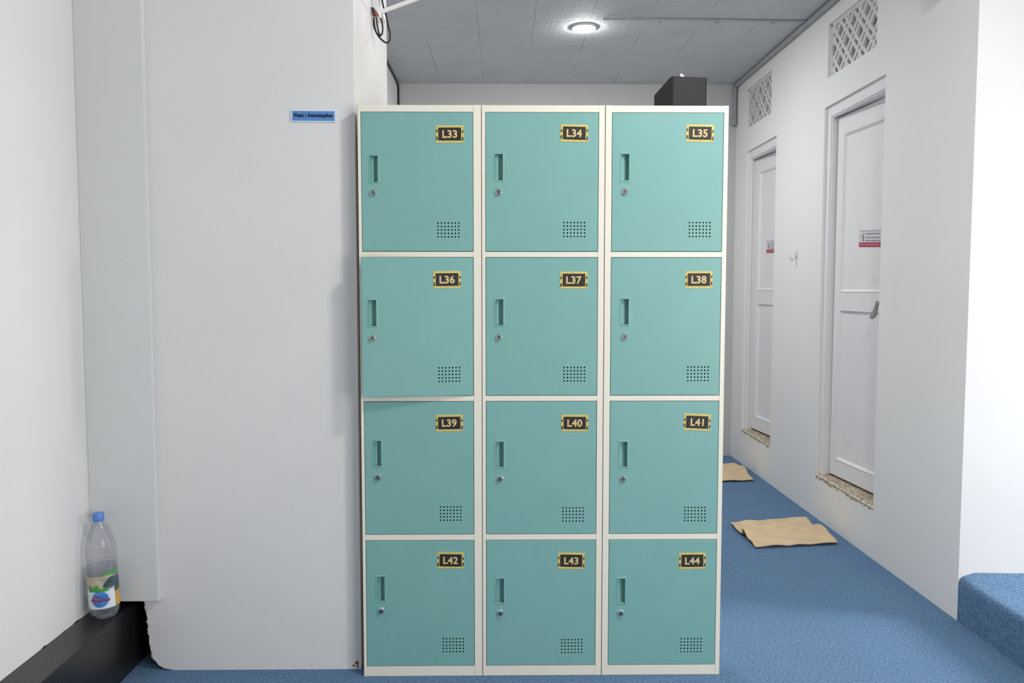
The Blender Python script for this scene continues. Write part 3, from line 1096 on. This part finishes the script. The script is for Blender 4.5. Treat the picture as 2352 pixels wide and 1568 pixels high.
# ------------------------------------------------------------------ outlet, bar and cables on the pillar's side
XP = -0.0165
ob = thing('outlet_box', 'white electrical outlet box high on the side of the pillar', 'outlet', (XP, 0.42, 2.235))
MB().box(0, 0.030, 0, 0.14, -0.017, 0.17).build('housing', M['white'], ob, bevel=0.004)
wd = MB()
wd.prism([(0.0115, -0.017), (0.027, -0.0150), (0.0325, -0.035), (0.030, -0.0473), (0.019, -0.030)], 'Y', -0.028, 0.004, 0)
wd.build('plug', M['white'], ob, bevel=0.002)['label'] = 'white wedge-shaped plug'
MB().prism([(0.0115, -0.0325), (0.016, -0.024), (0.030, -0.046), (0.0175, -0.049)], 'Y', -0.031, -0.0275).build('switch', M['redsw'], ob, bevel=0.001)['label'] = 'reddish switch'
MB().prism([(0.002, -0.0178), (0.0110, -0.0178), (0.0165, -0.047), (0.0085, -0.047)], 'Y', -0.034, -0.024).build('black_plug', M['cable'], ob, bevel=0.001)['label'] = 'black plug'

br = MB()
a, b = Vector((0.012, 0.47, 2.206)), Vector((0.150, 0.45, 2.256))
t = (b - a).normalized()
nrm = Vector((-t.z, 0, t.x))
hw = 0.0065
br.prism([(a.x - nrm.x * hw, a.z - nrm.z * hw), (b.x - nrm.x * hw, b.z - nrm.z * hw), (b.x + nrm.x * hw, b.z + nrm.z * hw), (a.x + nrm.x * hw, a.z + nrm.z * hw)], 'Y', 0.40, 0.412)
br.box(XP, 0.020, 0.436, 0.448, 2.205, 2.213)
br.box(0.008, 0.020, 0.411, 0.437, 2.205, 2.213)
tag(br.build('slat', M['white'], bevel=0.0015), 'slim white slat slanting out from the pillar below the outlet box', 'slat')

cb = MB()
Y = 0.40
cb.tube([(-0.0072, Y - 0.004, 2.187), (-0.0070, Y - 0.002, 2.1786), (-0.0013, Y - 0.002, 2.1409), (0.0138, Y - 0.004, 2.1153), (0.030, Y - 0.004, 2.1015),
         (0.041, Y, 2.1008), (0.0478, Y + 0.004, 2.1120), (0.0479, Y + 0.006, 2.1336), (0.0405, Y + 0.012, 2.1637), (0.0330, Y + 0.0175, 2.2000), (0.0255, Y + 0.0145, 2.225), (0.0215, Y + 0.009, 2.245), (0.0205, Y + 0.008, 2.262)], 0.0033)
cb.tube([(0.0025, Y - 0.01, 2.185), (0.0030, Y - 0.006, 2.1760), (0.0050, Y, 2.155), (0.0100, Y, 2.1325), (0.0165, Y, 2.1260), (0.0215, Y, 2.1330), (0.0234, Y, 2.1486), (0.0210, Y + 0.003, 2.170), (0.0165, Y + 0.004, 2.186)], 0.0030)
cb.tube([(-0.008, Y, 2.186), (-0.009, Y, 2.172), (-0.0075, Y, 2.155), (0.0, Y - 0.001, 2.137), (0.010, Y - 0.001, 2.124), (0.017, Y, 2.125)], 0.0028)
tag(cb.build('power_cable', M['cable'], smooth=60), 'looped black cable hanging from the outlet box on the pillar', 'cable')

wc = MB()
wc.tube([(-0.304, 2.30, ZC - 0.006), (-0.304, 2.88, ZC - 0.006), (-0.304, 3.30, ZC - 0.008), (-0.303, 3.385, ZC - 0.03), (-0.303, 3.393, ZC - 0.10), (-0.302, 3.393, 2.3), (-0.302, 3.393, 1.2), (-0.302, 3.393, 0.02)], 0.0075, smooth=5)
tag(wc.build('wall_cable', M['cable'], smooth=60), 'black cable running along the ceiling edge and down the far corner', 'cable')

# ------------------------------------------------------------------ corridor fittings
cl = thing('ceiling_light', 'glowing round white ceiling light in the corridor', 'lamp', (0.905, 2.137, ZC))
MB().lathe([(0.0685, 0.0), (0.0685, -0.0090), (0.0670, -0.0105), (0.0640, -0.0105)], 48, close=False).build('rim', M['white'], cl, smooth=40)
MB().lathe([(0.0650, -0.0100), (0.0645, -0.0112), (0.060, -0.0140), (0.042, -0.0170), (0.02, -0.0185), (0.0005, -0.019)], 48, close=False).build('diffuser', M['lamp'], cl, smooth=60)['label'] = 'glowing diffuser'

cn = MB()
cn.tube([(0.99, 1.975, ZC - 0.007), (1.5, 1.985, ZC - 0.007), (2.105, 2.005, ZC - 0.007)], 0.0055, smooth=0)
for x in (1.30, 1.62, 1.93):
    cn.box(x - 0.012, x + 0.012, 1.972 + (x - 1) * 0.027, 1.994 + (x - 1) * 0.027, ZC - 0.017, ZC - 0.001)
tag(cn.build('ceiling_conduit', M['pipe'], smooth=50), 'thin grey conduit across the ceiling beside the round light', 'conduit')

pc = MB()
pc.tube([(2.122, 0.46, ZC - 0.018), (2.122, 2.0, ZC - 0.018), (2.122, 3.30, ZC - 0.018), (2.120, 3.375, ZC - 0.035), (2.120, 3.382, ZC - 0.12), (2.122, 3.382, 2.46)], 0.0145, n=14, smooth=6)  # ceiling run stands in for the shadow gap and moulding; drop is pipe
pc.lathe([(0.0145, 0.0), (0.022, -0.01), (0.022, -0.05), (0.012, -0.06)], 16, (2.117, 3.378, 2.47))
tag(pc.build('conduit_and_shadow_line', M['pipe'], smooth=60), 'grey conduit down the back corner, with a strip for the shadow gap along the ceiling', 'conduit')

hk = thing('wall_hook', 'small white hook on the corridor wall between the two doors', 'hook', (XR, 2.14, 1.40))
bm_ = MB()
prof = []
for k in range(24):
    a = 2 * PI * k / 24
    prof.append((0.017 * math.cos(a), 0.048 + 0.036 * math.sin(a)))
bm_.prism(prof, 'X', -0.006, 0)
bm_.build('base', M['white'], hk, bevel=0.0015, smooth=40)
h2 = MB()
h2.tube([(-0.004, 0.004, 0.062), (-0.010, 0.003, 0.045), (-0.012, 0.002, 0.022), (-0.018, 0, 0.006), (-0.028, 0, 0.004), (-0.035, 0, 0.014), (-0.036, 0, 0.024)], 0.0062, n=12)
h2.build('prong', M['white'], hk, smooth=60)

fx = MB()
fx.lathe([(0.052, 0.0), (0.052, -0.028), (0.046, -0.04), (0.03, -0.046), (0.0005, -0.048)], 32, (XR, 0.667, 2.402), axis='X', close=False)
tag(fx.build('wall_fixture', M['white'], smooth=40), 'round white fixture on the right wall, only its lower rim in frame', 'fixture')
